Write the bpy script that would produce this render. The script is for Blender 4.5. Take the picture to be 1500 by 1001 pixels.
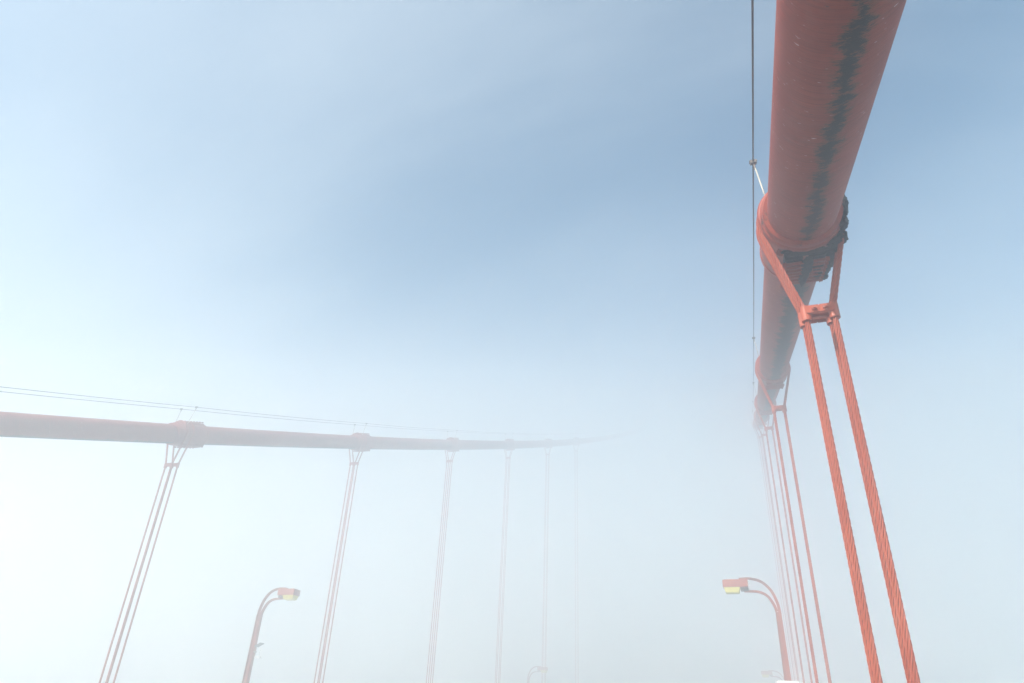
import bpy, bmesh, math, random
from mathutils import Vector, Matrix, noise

random.seed(7)
scene = bpy.context.scene
for o in list(bpy.data.objects):
    bpy.data.objects.remove(o)
R = math.radians

# ------------------------------------------------------------------ camera
EYE = 1.65
F_PX, PITCH, ROLL, YAW = 1003.88, 0.515011, 0.048764, 0.362871
cam_d = bpy.data.cameras.new('camera')
cam_d.sensor_width = 36.0
cam_d.lens = F_PX / 1500.0 * 36.0
cam_d.clip_end = 6000.0
cam_d.clip_start = 0.05
cam = bpy.data.objects.new('camera', cam_d)
scene.collection.objects.link(cam)
fw = Vector((-math.sin(YAW) * math.cos(PITCH), math.cos(YAW) * math.cos(PITCH), math.sin(PITCH)))
r0 = Vector((math.cos(YAW), math.sin(YAW), 0))
u0 = r0.cross(fw)
rr = r0 * math.cos(ROLL) + u0 * math.sin(ROLL)
uu = -r0 * math.sin(ROLL) + u0 * math.cos(ROLL)
mw = Matrix((rr, uu, -fw)).transposed().to_4x4()
mw.translation = Vector((0, 0, EYE))
cam.matrix_world = mw
scene.camera = cam

# ------------------------------------------------------------------ sky, sun, exposure
SUN = Vector((-0.35, -0.685, 0.64)).normalized()          # towards the sun: behind the camera, to its left
SUN_EL = math.asin(SUN.z)
SUN_AZ = math.atan2(SUN.x, SUN.y)                         # clockwise from +Y
SKY_STRENGTH = 0.145
SUN_STRENGTH = 5.0
HAZE_DENSITY = 0.025
HAZE_G = 0.82
HAZE_BANK = 0.10
MIST_SEED = (5.0, 2.0, 1.0)
SKY_TINT = (0.98, 1.11, 0.97, 1)
EXPOSURE = 0.70

w = bpy.data.worlds.new('World')
scene.world = w
w.use_nodes = True
nt = w.node_tree
bg = nt.nodes['Background']
sky = nt.nodes.new('ShaderNodeTexSky')
sky.sky_type = 'NISHITA'
sky.sun_disc = False
sky.sun_elevation = SUN_EL
sky.sun_rotation = SUN_AZ
sky.altitude = 60
sky.air_density = 1.0
sky.dust_density = 0.6
sky.ozone_density = 1.0
tint = nt.nodes.new('ShaderNodeMix')                      # camera white balance of the sky
tint.data_type = 'RGBA'
tint.blend_type = 'MULTIPLY'
tint.inputs[0].default_value = 1.0
tint.inputs[7].default_value = SKY_TINT
nt.links.new(sky.outputs['Color'], tint.inputs[6])
tc_ = nt.nodes.new('ShaderNodeTexCoord')
mp_ = nt.nodes.new('ShaderNodeMapping')
mp_.inputs['Location'].default_value = MIST_SEED
mp_.inputs['Rotation'].default_value = (0.5, 0.6, 0.3)
mp_.inputs['Scale'].default_value = (1.0, 2.0, 1.4)
nz_ = nt.nodes.new('ShaderNodeTexNoise')
nz_.inputs['Scale'].default_value = 1.1
nz_.inputs['Detail'].default_value = 5
nz_.inputs['Roughness'].default_value = 0.5
nz_.inputs['Distortion'].default_value = 0.35
mr_ = nt.nodes.new('ShaderNodeMapRange')
mr_.interpolation_type = 'SMOOTHSTEP'
mr_.inputs['From Min'].default_value = 0.32
mr_.inputs['From Max'].default_value = 0.76
mr_.inputs['To Max'].default_value = 0.32
nt.links.new(tc_.outputs['Generated'], mp_.inputs['Vector'])
nt.links.new(mp_.outputs[0], nz_.inputs['Vector'])
nt.links.new(nz_.outputs['Fac'], mr_.inputs['Value'])
mist = nt.nodes.new('ShaderNodeMix')                      # thin drifting mist high in the sky
mist.data_type = 'RGBA'
mist.inputs[7].default_value = (5.2, 5.7, 5.9, 1)
nt.links.new(mr_.outputs[0], mist.inputs[0])
nt.links.new(tint.outputs[2], mist.inputs[6])
nt.links.new(mist.outputs[2], bg.inputs['Color'])
bg.inputs['Strength'].default_value = SKY_STRENGTH

sl = bpy.data.lights.new('sun', 'SUN')
sl.energy = SUN_STRENGTH
sl.angle = R(0.6)
sl.color = (1.0, 0.93, 0.83)
so = bpy.data.objects.new('sun', sl)
scene.collection.objects.link(so)
so.rotation_euler = SUN.to_track_quat('Z', 'Y').to_euler()
so.location = (-30, -40, 60)

vs = scene.view_settings
vs.view_transform = 'Standard'
vs.look = 'None'
vs.gamma = 1.0
vs.exposure = EXPOSURE
vs.use_curve_mapping = False
scene.render.engine = 'CYCLES'
cy = scene.cycles
cy.use_denoising = True
cy.max_bounces = 32
cy.diffuse_bounces = 4
cy.volume_bounces = 32
cy.transparent_max_bounces = 12
cy.sample_clamp_indirect = 8.0

# ------------------------------------------------------------------ helpers
col = scene.collection


class MB:
    """Collects shapes; build() links them as one mesh object."""

    def __init__(self):
        self.v, self.f, self.s = [], [], []

    def add(self, vs_, fs, smooth=False, m=None):
        b = len(self.v)
        for p in vs_:
            p = Vector(p)
            self.v.append(m @ p if m else p)
        for f in fs:
            self.f.append([i + b for i in f])
            self.s.append(smooth)

    def box(self, c, s, m=None, bevel=0.0):
        bm = bmesh.new()
        bmesh.ops.create_cube(bm, size=1.0)
        for v in bm.verts:
            v.co = Vector((v.co.x * s[0] + c[0], v.co.y * s[1] + c[1], v.co.z * s[2] + c[2]))
        if bevel:
            bmesh.ops.bevel(bm, geom=list(bm.edges), offset=bevel, segments=2, affect='EDGES')
        bm.verts.index_update()
        self.add([v.co for v in bm.verts], [[v.index for v in f.verts] for f in bm.faces], False, m)
        bm.free()

    def prism(self, pts, axis_a, axis_b, axis_n, origin, depth, m=None):
        """polygon in (a,b) extruded along n"""
        n = len(pts)
        vs_ = []
        for k in (-0.5, 0.5):
            for a, b in pts:
                vs_.append(Vector(origin) + Vector(axis_a) * a + Vector(axis_b) * b + Vector(axis_n) * (k * depth))
        fs = [list(range(n))[::-1], list(range(n, 2 * n))]
        for i in range(n):
            j = (i + 1) % n
            fs.append([i, j, n + j, n + i])
        self.add(vs_, fs, False, m)

    def tube(self, path, rad, n=8, cap=True, m=None, smooth=True):
        P = [Vector(p) for p in path]
        vs_, fs = [], []
        t0 = (P[1] - P[0]).normalized()
        ref = Vector((0, 1, 0)) if abs(t0.y) < 0.9 else Vector((1, 0, 0))
        e1 = (ref - t0 * ref.dot(t0)).normalized()
        for i, p in enumerate(P):
            t = (P[min(i + 1, len(P) - 1)] - P[max(i - 1, 0)]).normalized()
            e1 = (e1 - t * e1.dot(t)).normalized()
            e2 = t.cross(e1)
            rd = rad[i] if isinstance(rad, (list, tuple)) else rad
            for k in range(n):
                a = 2 * math.pi * k / n
                vs_.append(p + (e1 * math.cos(a) + e2 * math.sin(a)) * rd)
        for i in range(len(P) - 1):
            for k in range(n):
                k2 = (k + 1) % n
                fs.append([i * n + k, i * n + k2, (i + 1) * n + k2, (i + 1) * n + k])
        self.add(vs_, fs, smooth, m)
        if cap:
            b = len(self.v) - len(vs_)
            self.f.append([b + k for k in range(n)][::-1]); self.s.append(False)
            L = (len(P) - 1) * n
            self.f.append([b + L + k for k in range(n)]); self.s.append(False)

    def revolve(self, prof, n=48, m=None, smooth=False, closed=False, axis='y'):
        """prof: list of (axial, radius); revolved about the axis"""
        vs_, fs = [], []
        for a, r in prof:
            for k in range(n):
                t = 2 * math.pi * k / n
                if axis == 'y':
                    vs_.append((r * math.sin(t), a, r * math.cos(t)))
                else:
                    vs_.append((r * math.cos(t), r * math.sin(t), a))
        L = len(prof)
        for i in range(L if closed else L - 1):
            i2 = (i + 1) % L
            for k in range(n):
                k2 = (k + 1) % n
                fs.append([i * n + k, i * n + k2, i2 * n + k2, i2 * n + k])
        self.add(vs_, fs, smooth, m)

    def build(self, name, mat, parent=None, auto=None):
        me = bpy.data.meshes.new(name)
        me.from_pydata([tuple(v) for v in self.v], [], self.f)
        me.polygons.foreach_set('use_smooth', self.s)
        me.update()
        bm = bmesh.new(); bm.from_mesh(me)
        bmesh.ops.recalc_face_normals(bm, faces=bm.faces)
        bm.to_mesh(me); bm.free()
        if auto:
            me.shade_smooth()
            me.set_sharp_from_angle(angle=R(auto))
        return link(name, me, mat, parent)


def link(name, me, mat=None, parent=None):
    o = bpy.data.objects.new(name, me)
    if mat is not None and not me.materials:
        me.materials.append(mat)
    col.objects.link(o)
    if parent:
        o.parent = parent
    return o


def tag(o, label=None, cat=None, group=None, kind=None):
    if label: o['label'] = label
    if cat: o['category'] = cat
    if group: o['group'] = group
    if kind: o['kind'] = kind
    return o


def empty(name, loc):
    o = bpy.data.objects.new(name, None)
    o.empty_display_size = 0.3
    col.objects.link(o)
    o.location = loc
    return o


def catmull(pts, n=8):
    P = [Vector(p) for p in pts]
    P = [P[0] * 2 - P[1]] + P + [P[-1] * 2 - P[-2]]
    out = []
    for i in range(1, len(P) - 2):
        a, b, c, d = P[i - 1], P[i], P[i + 1], P[i + 2]
        for k in range(n):
            t = k / n
            out.append(0.5 * ((2 * b) + (c - a) * t + (2 * a - 5 * b + 4 * c - d) * t * t + (3 * b - a - 3 * c + d) * t ** 3))
    out.append(P[-2])
    return out


# ------------------------------------------------------------------ materials
class NB:
    """small node-building helper"""

    def __init__(self, name):
        self.m = bpy.data.materials.new(name)
        self.m.use_nodes = True
        self.t = self.m.node_tree
        self.b = self.t.nodes['Principled BSDF']

    def n(self, kind, **kw):
        x = self.t.nodes.new(kind)
        for k, v in kw.items():
            if k.startswith('i_'):
                key = k[2:]
                x.inputs[int(key) if key.isdigit() else key].default_value = v
            else:
                setattr(x, k, v)
        return x

    def l(self, a, b):
        self.t.links.new(a, b)

    def math(self, op, a, b=None, c=None, clamp=False):
        x = self.n('ShaderNodeMath', operation=op, use_clamp=clamp)
        for i, q in enumerate((a, b, c)):
            if q is None: continue
            if hasattr(q, 'links'): self.l(q, x.inputs[i])
            else: x.inputs[i].default_value = q
        return x.outputs[0]

    def sstep(self, v, lo, hi):
        x = self.n('ShaderNodeMapRange', interpolation_type='SMOOTHSTEP')
        self.l(v, x.inputs['Value'])
        x.inputs['From Min'].default_value = lo
        x.inputs['From Max'].default_value = hi
        return x.outputs['Result']

    def noise(self, vec, scale, detail=4, rough=0.55, sc=(1, 1, 1), loc=(0, 0, 0)):
        mp = self.n('ShaderNodeMapping')
        mp.inputs['Scale'].default_value = sc
        mp.inputs['Location'].default_value = loc
        self.l(vec, mp.inputs['Vector'])
        x = self.n('ShaderNodeTexNoise')
        x.inputs['Scale'].default_value = scale
        x.inputs['Detail'].default_value = detail
        x.inputs['Roughness'].default_value = rough
        self.l(mp.outputs[0], x.inputs['Vector'])
        return x.outputs['Fac']

    def mix(self, fac, a, b):
        x = self.n('ShaderNodeMix', data_type='RGBA')
        for q, s in ((fac, x.inputs[0]), (a, x.inputs[6]), (b, x.inputs[7])):
            if hasattr(q, 'links'): self.l(q, s)
            elif isinstance(q, (int, float)): s.default_value = q
            else: s.default_value = (*q, 1)
        return x.outputs[2]

    def bump(self, h, strength, dist):
        x = self.n('ShaderNodeBump')
        x.inputs['Strength'].default_value = strength
        x.inputs['Distance'].default_value = dist
        self.l(h, x.inputs['Height'])
        self.l(x.outputs[0], self.b.inputs['Normal'])


ORANGE = (0.24, 0.030, 0.011)
ORANGE_FADED = (0.28, 0.048, 0.022)
ORANGE_DARK = (0.12, 0.016, 0.010)
GRIME = (0.012, 0.010, 0.012)


def paint(name, rough=0.55, grime=0.0, var=1.0, c0=ORANGE, c1=ORANGE_FADED):
    k = NB(name)
    tc = k.n('ShaderNodeTexCoord').outputs['Object']
    a = k.noise(tc, 3.0, 5, 0.6)
    b = k.noise(tc, 24.0, 4, 0.6)
    c = k.mix(k.sstep(a, 0.3, 0.7), c0, c1)
    c = k.mix(k.math('MULTIPLY', k.sstep(b, 0.55, 0.8), 0.45 * var), c, ORANGE_DARK)
    ch = k.noise(tc, 60.0, 3, 0.7)
    c = k.mix(k.math('MULTIPLY', k.sstep(ch, 0.68, 0.74), 0.5 * var), c, (0.62, 0.42, 0.36))
    if grime:
        g = k.noise(tc, 5.0, 8, 0.72)
        c = k.mix(k.sstep(g, 0.62 - 0.22 * grime, 0.72 - 0.2 * grime), c, GRIME)
    k.l(c, k.b.inputs['Base Color'])
    k.b.inputs['Roughness'].default_value = rough
    k.b.inputs['Specular IOR Level'].default_value = 0.35
    k.bump(b, 0.25, 0.004)
    return k.m


def plain(name, c, rough=0.5, metal=0.0, var=0.25, scale=8.0):
    k = NB(name)
    tc = k.n('ShaderNodeTexCoord').outputs['Object']
    a = k.noise(tc, scale, 5, 0.6)
    k.l(k.mix(k.sstep(a, 0.3, 0.75), c, tuple(x * (1 - var) for x in c)), k.b.inputs['Base Color'])
    k.b.inputs['Roughness'].default_value = rough
    k.b.inputs['Metallic'].default_value = metal
    k.bump(a, 0.15, 0.003)
    return k.m


def cable_material():
    k = NB('cable_paint')
    uv = k.n('ShaderNodeUVMap').outputs['UV']            # u: metres round the girth from the lowest line, v: metres along
    sep = k.n('ShaderNodeSeparateXYZ'); k.l(uv, sep.inputs[0])
    u = sep.outputs[0]
    patch = k.noise(uv, 1.0, 5, 0.6, (2.2, 0.8, 1))
    c = k.mix(k.sstep(patch, 0.32, 0.68), ORANGE, ORANGE_FADED)
    hoop = k.noise(uv, 1.0, 5, 0.65, (2.0, 60.0, 1))      # fine lines of the wrapping wire
    c = k.mix(k.math('MULTIPLY', k.sstep(hoop, 0.40, 0.72), 0.75), c, ORANGE_DARK)
    bl = k.noise(uv, 1.0, 5, 0.62, (5.0, 3.2, 1), (4, 2, 0))
    c = k.mix(k.math('MULTIPLY', k.sstep(bl, 0.48, 0.7), 0.35), c, (0.25, 0.075, 0.055))
    # short dark ticks and pale scratches
    tick = k.noise(uv, 1.0, 3, 0.6, (11.0, 34.0, 1), (3, 7, 0))
    c = k.mix(k.sstep(tick, 0.69, 0.73), c, (0.03, 0.02, 0.02))
    scr = k.noise(uv, 1.0, 2, 0.5, (9.0, 42.0, 1), (13, 1, 0))
    c = k.mix(k.math('MULTIPLY', k.sstep(scr, 0.70, 0.73), 0.8), c, (0.6, 0.5, 0.45))
    # black weathering streak along the lowest line, with combed edges
    wander = k.math('MULTIPLY', k.math('SUBTRACT', k.noise(uv, 1.0, 4, 0.6, (0.0, 1.1, 1)), 0.5), 0.20)
    d = k.math('ABSOLUTE', k.math('SUBTRACT', k.math('ADD', u, wander), 0.015))
    comb = k.math('MULTIPLY', k.math('SUBTRACT', k.noise(uv, 1.0, 6, 0.72, (6.0, 9.0, 1), (1, 5, 0)), 0.5), 0.40)
    fine = k.math('MULTIPLY', k.math('SUBTRACT', k.noise(uv, 1.0, 5, 0.75, (18.0, 60.0, 1)), 0.5), 0.32)
    e = k.math('ADD', k.math('ADD', d, comb), fine)
    far = k.math('MULTIPLY', k.sstep(sep.outputs[1], 10.0, 12.0), 0.09)   # the streak is broader past the first band
    e = k.math('SUBTRACT', e, far)
    uneven = k.math('MULTIPLY', k.math('SUBTRACT', k.noise(uv, 1.0, 3, 0.6, (1.5, 2.6, 1), (9, 4, 0)), 0.5), 0.34)
    e = k.math('ADD', e, uneven)
    green = k.sstep(e, 0.13, 0.05)
    c = k.mix(k.math('MULTIPLY', green, 0.75), c, (0.050, 0.040, 0.016))
    black = k.sstep(e, 0.058, 0.047)
    c = k.mix(k.math('MULTIPLY', black, 0.97), c, GRIME)
    k.l(c, k.b.inputs['Base Color'])
    k.b.inputs['Roughness'].default_value = 0.6
    k.b.inputs['Specular IOR Level'].default_value = 0.3
    h = k.math('ADD', k.math('MULTIPLY', hoop, 1.0), k.math('MULTIPLY', black, k.noise(uv, 70.0, 4, 0.7)))
    k.bump(h, 0.5, 0.006)
    return k.m


M = {
    'cable': cable_material(),
    'paint': paint('orange_paint'),
    'band': paint('orange_band_paint', 0.5, 0.0),
    'band_grimy': paint('orange_band_paint_grimy', 0.5, 0.25),
    'ledge_dark': paint('orange_ledge_paint_dark', 0.7, 1.7),  # mostly black, so the gaps between the tie bolts read dark
    'rope': paint('orange_rope_paint', 0.5, 0.0, 1.0, (0.29, 0.045, 0.016), (0.36, 0.074, 0.034)),
    'lamp': paint('orange_lamp_paint', 0.5, 0.0, 0.5, (0.27, 0.048, 0.020), (0.31, 0.066, 0.030)),
    'grime': plain('black_grime', (0.014, 0.013, 0.015), 0.9, 0, 0.4, 20),
    'core': plain('dark_rope_core', (0.07, 0.022, 0.018), 0.9),  # darker than the strands, showing in the gaps between them
    'wire': plain('dark_wire', (0.055, 0.028, 0.026), 0.6),
    'galv': plain('galvanised_steel', (0.45, 0.42, 0.38), 0.45, 0.5),
    'clip': plain('weathered_clip_steel', (0.13, 0.10, 0.085), 0.6),
    'stay': plain('pale_stay_paint', (0.52, 0.46, 0.38), 0.5),
    'lens': plain('amber_lens', (0.66, 0.58, 0.16), 0.25, 0, 0.15),
    'white': plain('white_enamel', (0.82, 0.82, 0.80), 0.35, 0, 0.04),
    'grey': plain('grey_edge', (0.30, 0.32, 0.28), 0.5),
    'panel': plain('dark_panel', (0.10, 0.12, 0.14), 0.3),
    'asphalt': plain('asphalt', (0.055, 0.055, 0.057), 0.9, 0, 0.3, 3),
    'concrete': plain('concrete', (0.22, 0.215, 0.20), 0.9, 0, 0.25, 2),
    'mark': plain('road_paint', (0.75, 0.75, 0.72), 0.7, 0, 0.15, 6),
}


def water_material():
    k = NB('sea_water')
    tc = k.n('ShaderNodeTexCoord').outputs['Object']
    a = k.noise(tc, 0.08, 8, 0.6)
    k.b.inputs['Base Color'].default_value = (0.02, 0.045, 0.055, 1)
    k.b.inputs['Roughness'].default_value = 0.15
    k.bump(a, 0.5, 1.0)
    return k.m


M['water'] = water_material()

# ------------------------------------------------------------------ setting: water, deck
XR, XL = 1.1105, 1.1105 - 27.43
Y_END = 170.0


def struct(name, mb, mat):
    return tag(mb.build(name, mat), kind='structure')


mb = MB(); mb.add([(-2500, -2500, -68), (2500, -2500, -68), (2500, 2500, -68), (-2500, 2500, -68)], [[0, 1, 2, 3]])
struct('water', mb, M['water'])
mb = MB(); mb.box(((-22.0 - 3.3) / 2, 80, -0.40), (18.7, 260, 0.5))
struct('road', mb, M['asphalt'])
mb = MB(); mb.box((-0.75, 80, -0.30), (5.0, 260, 0.6), bevel=0.02)
struct('sidewalk', mb, M['concrete'])
mb = MB(); mb.box((-24.5, 80, -0.30), (4.9, 260, 0.6), bevel=0.02)
struct('sidewalk', mb, M['concrete'])
mb = MB()
for k in range(1, 6):
    x = -22.0 + 18.7 * k / 6
    for j in range(28):
        mb.box((x, -40 + j * 9.1, -0.146), (0.12, 3.0, 0.003))
struct('road_markings', mb, M['mark'])


# ------------------------------------------------------------------ main cables
def cz(y):
    return EYE + 3.79948 + 0.327084 * y + 0.000390449 * y * y


def slope(y):
    return math.atan(0.327084 + 0.000780897 * y)


R_CABLE = 0.467


def build_cable(x, label):
    n = 72
    ys = []
    y = -19.0
    while y < Y_END:
        ys.append(y)
        y += 0.4 if y < 40 else 1.5
    verts, faces, uvs = [], [], []
    along = [0.0]
    for i, y in enumerate(ys):
        th = slope(y)
        if i:
            along.append(along[-1] + math.hypot(y - ys[i - 1], cz(y) - cz(ys[i - 1])))
        for k in range(n):
            a = 2 * math.pi * k / n - math.pi               # 0 at the lowest line
            s, c = math.sin(a), -math.cos(a)
            verts.append((x + R_CABLE * s, y - R_CABLE * c * math.sin(th), cz(y) + R_CABLE * c * math.cos(th)))
    # make v equal to the position along the bridge in metres so that marks can be placed
    for i in range(len(ys) - 1):
        for k in range(n):
            k2 = (k + 1) % n
            faces.append((i * n + k, i * n + k2, (i + 1) * n + k2, (i + 1) * n + k))
            a0 = (2 * math.pi * k / n - math.pi) * R_CABLE
            a1 = (2 * math.pi * (k + 1) / n - math.pi) * R_CABLE
            v0, v1 = along[i] - 19.9, along[i + 1] - 19.9
            uvs += [(a0, v0), (a1, v0), (a1, v1), (a0, v1)]
    me = bpy.data.meshes.new('main_cable')
    me.from_pydata(verts, [], faces)
    lay = me.uv_layers.new(name='UVMap')
    for i, q in enumerate(uvs):
        lay.data[i].uv = q
    me.shade_smooth()
    return tag(link('main_cable', me, M['cable']), label, 'cable', 'main suspension cables')


build_cable(XR, 'thick red-orange main cable overhead on the right with a black streak underneath')
build_cable(XL, 'fog-faded red-orange main cable running across the left half')

# ------------------------------------------------------------------ suspenders (band, ropes, spreader clamps)
R_ROPE = 0.039
A_ROPE = 0.175          # half spacing across the bridge below the clamp
B_ROPE = 0.185          # half spacing along the bridge
CLAMP = 1.63            # clamp centre below the cable axis
PITCH_S = 15.24
Y0 = 8.9412


def rope_path(zbot, zaxis, step, th, zcl):
    """closed-form path of one looped rope in the x-z plane, cable axis at x=0"""
    A = 0.535 + R_ROPE
    B = A / math.cos(th)
    zc = zcl
    d = (zaxis - zc) * A / B
    # tangent from (-A_ROPE, -d) to the circle of radius A
    px, pz = -A_ROPE, -d
    L = math.hypot(px, pz)
    base = math.atan2(pz, px)
    off = math.acos(A / L)
    ang = base - off                                       # tangent point on the left
    pts = []
    n = max(2, int((zc - 0.12 - zbot) / step))
    left = [(-A_ROPE, zbot + (zc - 0.12 - zbot) * i / n) for i in range(n)]
    # rounded bend in the clamp, then straight to the tangent point
    tx, tz = A * math.cos(ang), zaxis + B * math.sin(ang)
    left += [(-A_ROPE, zc - 0.10), (-A_ROPE - 0.004, zc - 0.03), (-A_ROPE - 0.014, zc + 0.03)]
    n = max(3, int(math.hypot(tx + A_ROPE, tz - zc) / step))
    for i in range(1, n + 1):
        t = i / n
        if t * (tz - zc) < 0.06: continue
        left.append((-A_ROPE + (tx + A_ROPE) * t, zc + (tz - zc) * t))
    ang_deg = ang % (2 * math.pi)
    top = math.pi / 2
    n = max(6, int(A * (ang_deg - top) / step))
    for i in range(1, n + 1):
        a = ang_deg + (top - ang_deg) * i / n
        left.append((A * math.cos(a), zaxis + B * math.sin(a)))
    right = [(-x, z) for x, z in left[:-1]][::-1]
    return [Vector((x, 0, z)) for x, z in left + right]


def rope_mesh(path, twisted, name='rope'):
    mb = MB()
    if not twisted:
        mb.tube(path, R_ROPE, 8)
        me = mb_mesh(mb, name)
        return me
    LAY = 0.62
    rs = 0.0118
    rc = R_ROPE - 0.0118
    s = 0.0
    ns = 6
    rings = []
    for i, p in enumerate(path):
        t = (path[min(i + 1, len(path) - 1)] - path[max(i - 1, 0)]).normalized()
        if i: s += (p - path[i - 1]).length
        e1 = Vector((0, 1, 0)); e2 = t.cross(e1)
        rings.append((p, e1, e2, s))
    for k in range(6):
        strand = []
        for p, e1, e2, s in rings:
            a = 2 * math.pi * s / LAY + k * math.pi / 3
            strand.append(p + (e1 * math.cos(a) + e2 * math.sin(a)) * rc)
        mb.tube(strand, rs, ns)
    return mb_mesh(mb, name)


def mb_mesh(mb, name):
    me = bpy.data.meshes.new(name)
    me.from_pydata([tuple(v) for v in mb.v], [], mb.f)
    me.polygons.foreach_set('use_smooth', mb.s)
    me.update()
    bm = bmesh.new(); bm.from_mesh(me)
    bmesh.ops.recalc_face_normals(bm, faces=bm.faces)
    bm.to_mesh(me); bm.free()
    return me


# shared meshes -----------------------------------------------------
def sleeve_mesh():
    mb = MB()
    r_in = R_CABLE - 0.01
    mb.revolve([(-0.66, r_in), (-0.66, 0.520), (-0.645, 0.528), (-0.50, 0.528), (-0.49, 0.550), (-0.475, 0.556), (-0.30, 0.556),
                (-0.29, 0.535), (1.16, 0.535), (1.17, 0.55), (1.29, 0.55), (1.30, 0.54), (1.30, r_in)], 64, closed=True)
    me = mb_mesh(mb, 'cable_band')
    me.shade_smooth(); me.set_sharp_from_angle(angle=R(35))
    return me


def ledge_mesh(sx, sz):
    """flange ledge of one half of the band, lying along the split line"""
    mb = MB()
    pts = [(0.04, 0.50), (0.25, 0.44), (0.285, 0.45), (0.285, 0.535), (0.25, 0.56), (0.06, 0.572), (0.04, 0.56)]
    mb.prism(pts, (sx, 0, 0), (0, 0, sz), (0, 1, 0), (0, 0.52, 0), 1.36)
    return mb_mesh(mb, 'flange_ledge')


def hexbolt(mb, c, axis, rad, ln):
    ax = Vector(axis).normalized()
    ref = Vector((0, 0, 1)) if abs(ax.z) < 0.9 else Vector((1, 0, 0))
    a = ax.cross(ref).normalized(); b = ax.cross(a)
    pts = [(rad * math.cos(math.pi / 3 * i + 0.3), rad * math.sin(math.pi / 3 * i + 0.3)) for i in range(6)]
    mb.prism(pts, a, b, ax, c, ln)


def tie_bolt_mesh():
    mb = MB()
    mb.tube([(-0.30, 0, 0), (0.30, 0, 0)], 0.024, 10)
    for s in (-1, 1):
        hexbolt(mb, (s * 0.300, 0, 0), (1, 0, 0), 0.038, 0.04)
        mb.tube([(s * 0.27, 0, 0), (s * 0.28, 0, 0)], 0.044, 12)
    return mb_mesh(mb, 'tie_bolt')


def saddle_mesh(th):
    """ridge that guides a rope over the band (in the vertical plane)"""
    mb = MB()
    A, B = 0.545, 0.545 / math.cos(th)
    path = []
    for i in range(41):
        a = R(205) - R(230) * i / 40
        path.append((A * math.cos(a), 0, B * math.sin(a)))
    rad = [0.045 * min(1, 0.35 + 0.65 * min(i, 40 - i) / 6) for i in range(41)]
    mb.tube(path, rad, 10)
    return mb_mesh(mb, 'rope_saddle')


def clamp_plate_mesh(sx, front):
    mb = MB()
    y = -0.058 if front else 0.058
    mb.box((sx * 0.092, y, 0.0), (0.1815, 0.038, 0.125), bevel=0.008)
    return mb_mesh(mb, 'clamp_plate')


def collar_mesh():
    mb = MB()
    ro, ri = 0.068, 0.046
    mb.revolve([(-0.15, ri), (-0.15, ro - 0.006), (-0.144, ro), (0.070, ro), (0.076, ro - 0.006), (0.076, ri)], 24, closed=True, axis='z')
    me = mb_mesh(mb, 'collar')
    me.shade_smooth(); me.set_sharp_from_angle(angle=R(35))
    return me


def clamp_bolt_mesh():
    mb = MB()
    mb.tube([(0, -0.076, 0), (0, -0.084, 0)], 0.040, 14)
    hexbolt(mb, (0, -0.102, 0), (0, 1, 0), 0.034, 0.038)
    mb.tube([(0, -0.118, 0), (0, -0.136, 0)], 0.017, 10)
    return mb_mesh(mb, 'clamp_bolt')


def crust_mesh(seed, size):
    rnd = random.Random(seed)
    bm = bmesh.new()
    bmesh.ops.create_icosphere(bm, subdivisions=4, radius=1.0)
    off = Vector((rnd.random() * 50, rnd.random() * 50, 0))
    for v in bm.verts:
        q = v.co * 1.3 + off
        d = 1 + 0.35 * noise.fractal(q, 1.0, 2.0, 5) + 0.30 * abs(noise.noise(v.co * 6 + off))
        v.co = Vector((v.co.x * size[0], v.co.y * size[1], v.co.z * size[2])) * d
    me = bpy.data.meshes.new('grime_crust')
    bm.to_mesh(me); bm.free()
    return me


SLEEVE = sleeve_mesh()
SLEEVE_G = SLEEVE.copy()
LEDGE = {(a, b): ledge_mesh(a, b) for a in (-1, 1) for b in (-1, 1)}
TIE = tie_bolt_mesh()
PLATE = {(a, f): clamp_plate_mesh(a, f) for a in (-1, 1) for f in (True, False)}
COLLAR = collar_mesh()
CBOLT = clamp_bolt_mesh()


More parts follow.
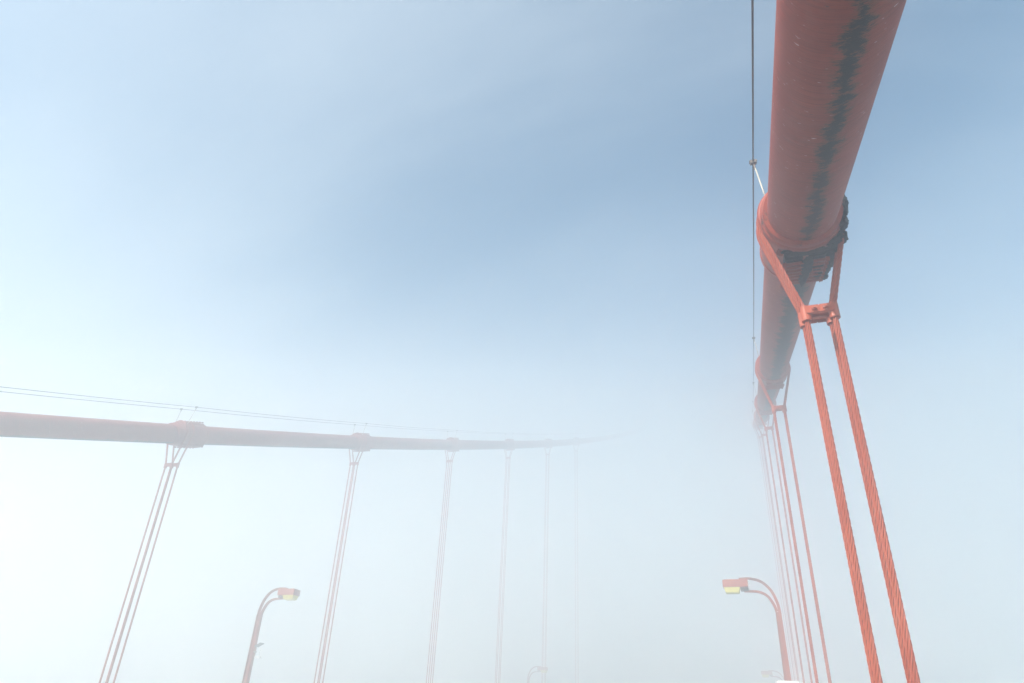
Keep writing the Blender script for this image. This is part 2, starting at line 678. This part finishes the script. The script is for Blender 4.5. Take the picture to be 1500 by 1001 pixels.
def suspender(x, k, label, group, near=False, twisted=False):
    y = Y0 + k * PITCH_S
    za, th = cz(y), slope(y)
    t = empty('suspender', (x, y, 0))
    tag(t, label, 'suspender', group)
    bmat = M['band_grimy'] if near else M['band']
    band = link('cable_band', SLEEVE_G if near else SLEEVE, bmat, t)
    band.location = (0, 0, za)
    band.rotation_euler = (th, 0, 0)
    for key, me in LEDGE.items():
        link('flange_ledge', me.copy() if near else me, M['ledge_dark'] if near else M['band'], band)
    for sz in (-1, 1):
        for i in range(7):
            b = link('tie_bolt', TIE, M['paint'], band)
            b.location = (0, -0.06 + i * 0.192, sz * 0.606)
    sad = saddle_mesh(th)
    for dy in (-0.30, 0.0, 0.30):
        s = link('rope_saddle', sad, M['band'], t)
        s.location = (0, dy, za)
    dz = 2 * B_ROPE * math.tan(th)
    for j, sy in enumerate((-1, 1)):
        zcl = za - CLAMP + (dz if sy > 0 else 0) - 0.5 * dz * 0
        zax = za + sy * B_ROPE * math.tan(th)
        p = rope_path(-0.05, zax, 0.04 if twisted else 0.5, th, zcl)
        r = link('rope', rope_mesh(p, twisted), M['rope'], t)
        r.location = (0, sy * B_ROPE, 0)
        if twisted:
            mb = MB(); mb.tube(p, 0.0205, 8)
            mb.build('rope_core', M['core'], r)
        c = empty('spreader_clamp', (0, sy * B_ROPE, zcl))
        c.parent = t
        for key, me in PLATE.items():
            link('clamp_plate', me, M['rope'], c)
        for sx in (-1, 1):
            q = link('collar', COLLAR, M['rope'], c); q.location = (sx * A_ROPE, 0, 0)
            q = link('clamp_bolt', CBOLT, M['rope'], c); q.location = (sx * 0.072, 0, 0)
    if near:
        # hook bracket on the near lower edge
        mb = MB()
        mb.box((0, 0, 0), (0.085, 0.05, 0.10), bevel=0.006)
        mb.box((-0.045, 0.10, -0.01), (0.022, 0.30, 0.07), bevel=0.004)
        h = mb.build('hook_bracket', M['paint'], band)
        h.location = (-0.335, -0.30, -0.475); h.rotation_euler = (0, R(35), 0)
        # grime crusted on the shady lower side
        spots = [((0.545, -0.56, -0.02), (0.05, 0.12, 0.13)), ((0.50, -0.50, -0.24), (0.06, 0.13, 0.10)),
                 ((0.48, -0.20, -0.37), (0.09, 0.17, 0.08)), ((0.42, 0.10, -0.45), (0.10, 0.22, 0.07)),
                 ((0.40, 0.55, -0.47), (0.07, 0.30, 0.07)), ((0.36, 0.95, -0.50), (0.07, 0.26, 0.06)),
                 ((0.03, 0.15, -0.60), (0.075, 0.40, 0.045)), ((0.02, 0.75, -0.605), (0.06, 0.50, 0.04)), ((0.20, 0.35, -0.575), (0.10, 0.14, 0.045)), ((0.24, 0.80, -0.575), (0.08, 0.22, 0.045)), ((0.30, 1.12, -0.54), (0.10, 0.16, 0.06)), ((-0.10, 0.02, -0.575), (0.12, 0.07, 0.03)),
                 ((0.05, -0.36, -0.545), (0.26, 0.09, 0.035)), ((-0.22, -0.36, -0.50), (0.10, 0.08, 0.035)),
                 ((0.36, -0.36, -0.455), (0.10, 0.11, 0.06))]
        for i, (c, sz) in enumerate(spots):
            g = link('grime_crust', crust_mesh(i, sz), M['grime'], band)
            g.location = c
    return t


RG = 'suspenders of the right cable'
LG = 'suspenders of the left cable'
RL = ['nearest suspender of the right cable, thick twisted ropes under a grimy band',
      'second suspender of the right cable, clear of fog behind the nearest one',
      'third suspender of the right cable, pale with its clamp just below the second',
      'fourth suspender of the right cable, faint pinkish lines in the fog',
      'fifth suspender of the right cable, barely visible beside the lamp post',
      'sixth and faintest suspender of the right cable, lost in fog']
for k in range(6):
    suspender(XR, k, RL[k], RG, near=(k == 0), twisted=(k < 2))
LL = ['leftmost suspender of the left cable, four ropes left of the left lamp',
      'second suspender from the left edge, slender ropes right of the left lamp',
      'third suspender from the left edge, pale ropes in the fog',
      'fourth suspender from the left edge, very pale ropes left of the far lamp',
      'fifth suspender from the left edge, ghostly ropes behind the far left lamp',
      'sixth suspender from the left edge, almost swallowed by fog']
for k in range(6):
    suspender(XL, k + 1, LL[k], LG)

# ------------------------------------------------------------------ hand ropes over the cables


def hand_rope(xc, wx, ks, label, group):
    t = empty('hand_rope', (xc + wx, Y0, 0))
    tag(t, label, 'rope', group)
    H = 1.40
    path = []
    y = -6.3
    while y <= Y_END - 2:
        ph = (y - Y0) / PITCH_S
        sag = -0.10 * (0.25 - (ph - math.floor(ph) - 0.5) ** 2) * 4 * 0.25
        path.append((0, y - Y0, cz(y) + H + sag))
        y += 1.27
    mb = MB(); mb.tube(path, 0.0125, 8)
    mb.build('wire_rope', M['wire'], t)
    s = 1 if wx > 0 else -1
    for k in ks:
        y = Y0 + k * PITCH_S
        z = cz(y) + H
        th = slope(y)
        foot = Vector((-wx + s * 0.40, -0.20 + k * PITCH_S, cz(y) - 0.065 + 0.43))
        top = Vector((-s * 0.012, k * PITCH_S, z - 0.10))
        stay_r = 0.011 if xc > 0 else 0.016
        mb = MB(); mb.tube([foot, top], stay_r, 8)
        mb.build('stay_rod', M['stay'], t)
        mb = MB()
        mb.tube([(0, k * PITCH_S + d * math.cos(th), z + d * math.sin(th)) for d in (-0.05, 0.05)], 0.024, 10)
        for q in (-0.03, 0.03):
            mb.box((-s * 0.0, k * PITCH_S + q, z + q * math.tan(th)), (0.10, 0.026, 0.07), bevel=0.004)
            hexbolt(mb, (-0.05, k * PITCH_S + q, z + q * math.tan(th) + 0.01), (1, 0, 0), 0.016, 0.02)
            hexbolt(mb, (0.05, k * PITCH_S + q, z + q * math.tan(th) + 0.01), (1, 0, 0), 0.016, 0.02)
        mb.box((-s * 0.010, k * PITCH_S, z - 0.085), (0.026, 0.04, 0.13), bevel=0.004)
        mb.build('rope_clip', M['clip'], t)


hand_rope(XR, -0.485, range(0, 5), 'thin dark hand rope running straight up beside the right cable', 'hand ropes above the main cables')
hand_rope(XL, 0.48, range(1, 6), 'upper of the two thin wires above the left cable', 'hand ropes above the main cables')
hand_rope(XL, -0.48, range(1, 6), 'lower of the two thin wires above the left cable', 'hand ropes above the main cables')

# ------------------------------------------------------------------ street lamps


def strip(mb, path, width, thick):
    """flat bar bent along a path in the x-z plane, its width along y"""
    P = [Vector(p) for p in path]
    vs_, fs = [], []
    for i, p in enumerate(P):
        t = (P[min(i + 1, len(P) - 1)] - P[max(i - 1, 0)]).normalized()
        nrm = Vector((0, 1, 0)).cross(t)
        for a, b in ((-1, -1), (1, -1), (1, 1), (-1, 1)):
            th_ = thick[i] if isinstance(thick, list) else thick
            vs_.append(p + Vector((0, a * width / 2, 0)) + nrm * (b * th_ / 2))
    for i in range(len(P) - 1):
        for k in range(4):
            k2 = (k + 1) % 4
            fs.append([i * 4 + k, i * 4 + k2, (i + 1) * 4 + k2, (i + 1) * 4 + k])
    L = (len(P) - 1) * 4
    fs += [[3, 2, 1, 0], [L, L + 1, L + 2, L + 3]]
    mb.add(vs_, fs)


def offset(path, d):
    P = [Vector(p) for p in path]
    out = []
    for i, p in enumerate(P):
        t = (P[min(i + 1, len(P) - 1)] - P[max(i - 1, 0)]).normalized()
        out.append(p + Vector((0, 1, 0)).cross(t) * (d[i] if isinstance(d, list) else d))
    return out


def lamp(x, y, sg, label, device=False):
    """sg: +1 arm towards +X, -1 arm towards -X; d runs inward"""
    t = empty('street_lamp', (x, y, 0))
    tag(t, label, 'street lamp', 'street lamps along the deck')
    E = EYE
    X = lambda d: d * sg
    FW = 0.22
    # post: I section, two flanges and a web across the bridge
    hb, ht, zt = 0.155, 0.100, 4.72 + E
    mb = MB()
    mb.prism([(-hb, 0.0), (hb, 0.0), (ht, zt), (-ht, zt)], (1, 0, 0), (0, 0, 1), (0, 1, 0), (0, 0, 0), 0.014)
    mb.build('post_web', M['lamp'], t)
    for s in (-1, 1):
        mb = MB(); strip(mb, [(s * hb, 0, 0), (s * ht, 0, zt)], FW, 0.022)
        mb.build('post_flange', M['lamp'], t)
    mb = MB(); mb.box((0, 0, 0.015), (0.55, 0.45, 0.03)); mb.box((0, 0, 0.12), (0.36, 0.27, 0.22), bevel=0.01)
    mb.build('post_base', M['lamp'], t)
    # arms: two bent tee bars
    up = catmull([(X(-0.10), 0, zt), (X(-0.045), 0, 5.11 + E), (X(0.15), 0, 5.60 + E), (X(0.50), 0, 5.95 + E), (X(0.95), 0, 6.09 + E), (X(1.42), 0, 6.085 + E)])
    lo = catmull([(X(0.10), 0, zt), (X(0.17), 0, 4.99 + E), (X(0.37), 0, 5.33 + E), (X(0.70), 0, 5.50 + E), (X(1.25), 0, 5.54 + E)])
    for path, sd in ((up, 1), (lo, -1)):
        mb = MB()
        n_ = len(path)
        strip(mb, path, FW * 0.9, 0.022)
        hs = [0.092 - 0.035 * i / (n_ - 1) for i in range(n_)]
        inner = offset(path, [sd * sg * (0.011 + h / 2) for h in hs])
        strip(mb, inner, 0.014, hs)
        mb.build('arm', M['lamp'], t)
    # luminaire
    mb = MB()
    mb.box((X(1.58), 0, 5.85 + E), (1.03, 0.56, 0.30), bevel=0.012)
    mb.box((X(1.62), 0, 6.012 + E), (0.8, 0.4, 0.02), bevel=0.004)
    head = mb.build('lamp_head', M['lamp'], t)
    mb = MB()
    x0, x1, q0, q1 = 1.40, 2.06, 0.25, 0.19
    vs_ = []
    for z, a, b, q in ((5.698, x0, x1, q0), (5.50, x0 + 0.05, x1 - 0.05, q1), (5.47, x0 + 0.10, x1 - 0.10, q1 - 0.05)):
        vs_ += [(X(a), -q, z + E), (X(b), -q, z + E), (X(b), q, z + E), (X(a), q, z + E)]
    fs = [[0, 1, 2, 3], [11, 10, 9, 8]]
    for i in range(2):
        for k in range(4):
            k2 = (k + 1) % 4
            fs.append([i * 4 + k, i * 4 + k2, i * 4 + 4 + k2, i * 4 + 4 + k])
    mb.add(vs_, fs)
    mb.build('lens', M['lens'], head)
    mb = MB(); mb.box((X(1.035), 0, 5.82 + E), (0.05, 0.40, 0.36), bevel=0.005)
    mb.build('end_plate', M['white'], head)
    mb = MB(); mb.box((X(1.22), 0, 5.63 + E), (0.32, 0.30, 0.125), bevel=0.008)
    mb.build('mounting_block', M['wire'], t)
    if device:
        d = empty('sensor_unit', (X(0.13), 0, 2.95 + E)); d.parent = t
        mb = MB(); mb.box((X(0.07), 0, 0.0), (0.14, 0.10, 0.06)); mb.tube([(X(0.10), 0, -0.22), (X(0.10), 0, 0.24)], 0.018, 8)
        mb.build('mounting_arm', M['galv'], d)
        mb = MB(); mb.box((0, 0, 0), (0.36, 0.34, 0.03), Matrix.Translation((X(0.26), -0.02, 0.33)) @ Matrix.Rotation(R(-28) * sg, 4, 'Y'), bevel=0.004)
        mb.build('solar_panel', M['panel'], d)
        mb = MB(); mb.box((X(0.30), 0, -0.26), (0.34, 0.16, 0.10), bevel=0.015); mb.tube([(X(0.36), 0, -0.22), (X(0.40), 0, 0.22)], 0.014, 6)
        mb.build('sensor_housing', M['white'], d)
    return t


YL = 32.163
lamp(0.18, YL, -1, 'orange street lamp at right, arm curving left over a white sign')
lamp(-25.80, YL, 1, 'orange street lamp at left with a small sensor on its post', device=True)
lamp(0.18, YL + 45.72, -1, 'very faint street lamp in fog just behind the right lamp post')
lamp(-25.80, YL + 45.72, 1, 'faint far street lamp in fog at the bottom middle')

# ------------------------------------------------------------------ sign before the right lamp
t = empty('road_sign', (0.17, 31.72, 0))
tag(t, 'white sign panel cut off by the bottom edge before the right lamp post', 'sign')
mb = MB(); mb.box((0, 0, 3.32), (0.86, 0.03, 0.92), bevel=0.004); mb.build('backing', M['grey'], t)
mb = MB(); mb.box((0, -0.021, 3.32), (0.83, 0.006, 0.89)); mb.build('face', M['white'], t)
for s in (-1, 1):
    mb = MB(); mb.tube([(s * 0.25, 0.045, 0), (s * 0.25, 0.045, 3.6)], 0.03, 10); mb.build('post', M['galv'], t)

# ------------------------------------------------------------------ fog
HAZE_TOP = 9.4
ys_ = [(-2600, HAZE_TOP), (-3, HAZE_TOP), (172, HAZE_TOP + 69), (2600, HAZE_TOP + 69)]      # the bank climbs with the cables
xs_ = [(-2600, HAZE_BANK * 153), (-150, HAZE_BANK * 153), (3, 0), (2600, 0)]               # and is deeper on the left
mb = MB()
vt, ft = [], []
for x, hx in xs_:
    for y, hy in ys_:
        vt.append((x, y, hx + hy))
ids = lambda i, j: i * 4 + j
for i in range(3):
    for j in range(3):
        ft.append([ids(i, j), ids(i + 1, j), ids(i + 1, j + 1), ids(i, j + 1)])
bl = len(vt)
ring = [(0, j) for j in range(4)] + [(1, 3), (2, 3)] + [(3, j) for j in (3, 2, 1, 0)] + [(2, 0), (1, 0)]
for i, j in ring:
    vt.append((xs_[i][0], ys_[j][0], -69.5))
for q in range(len(ring)):
    q2 = (q + 1) % len(ring)
    ft.append([ids(*ring[q]), ids(*ring[q2]), bl + q2, bl + q])
ft.append([bl + q for q in range(len(ring))])
mb.add(vt, ft)
hm = bpy.data.materials.new('fog')
hm.use_nodes = True
ht = hm.node_tree
for n_ in list(ht.nodes):
    if n_.type != 'OUTPUT_MATERIAL': ht.nodes.remove(n_)
pv = ht.nodes.new('ShaderNodeVolumePrincipled')
pv.inputs['Color'].default_value = (0.995, 0.998, 0.998, 1)
pv.inputs['Density'].default_value = HAZE_DENSITY
pv.inputs['Anisotropy'].default_value = HAZE_G
pv.inputs['Density Attribute'].default_value = ''
ht.links.new(pv.outputs[0], ht.nodes['Material Output'].inputs['Volume'])
hz = mb.build('haze', hm)
tag(hz, 'pale sea fog filling the air round the bridge', 'fog', kind='stuff')
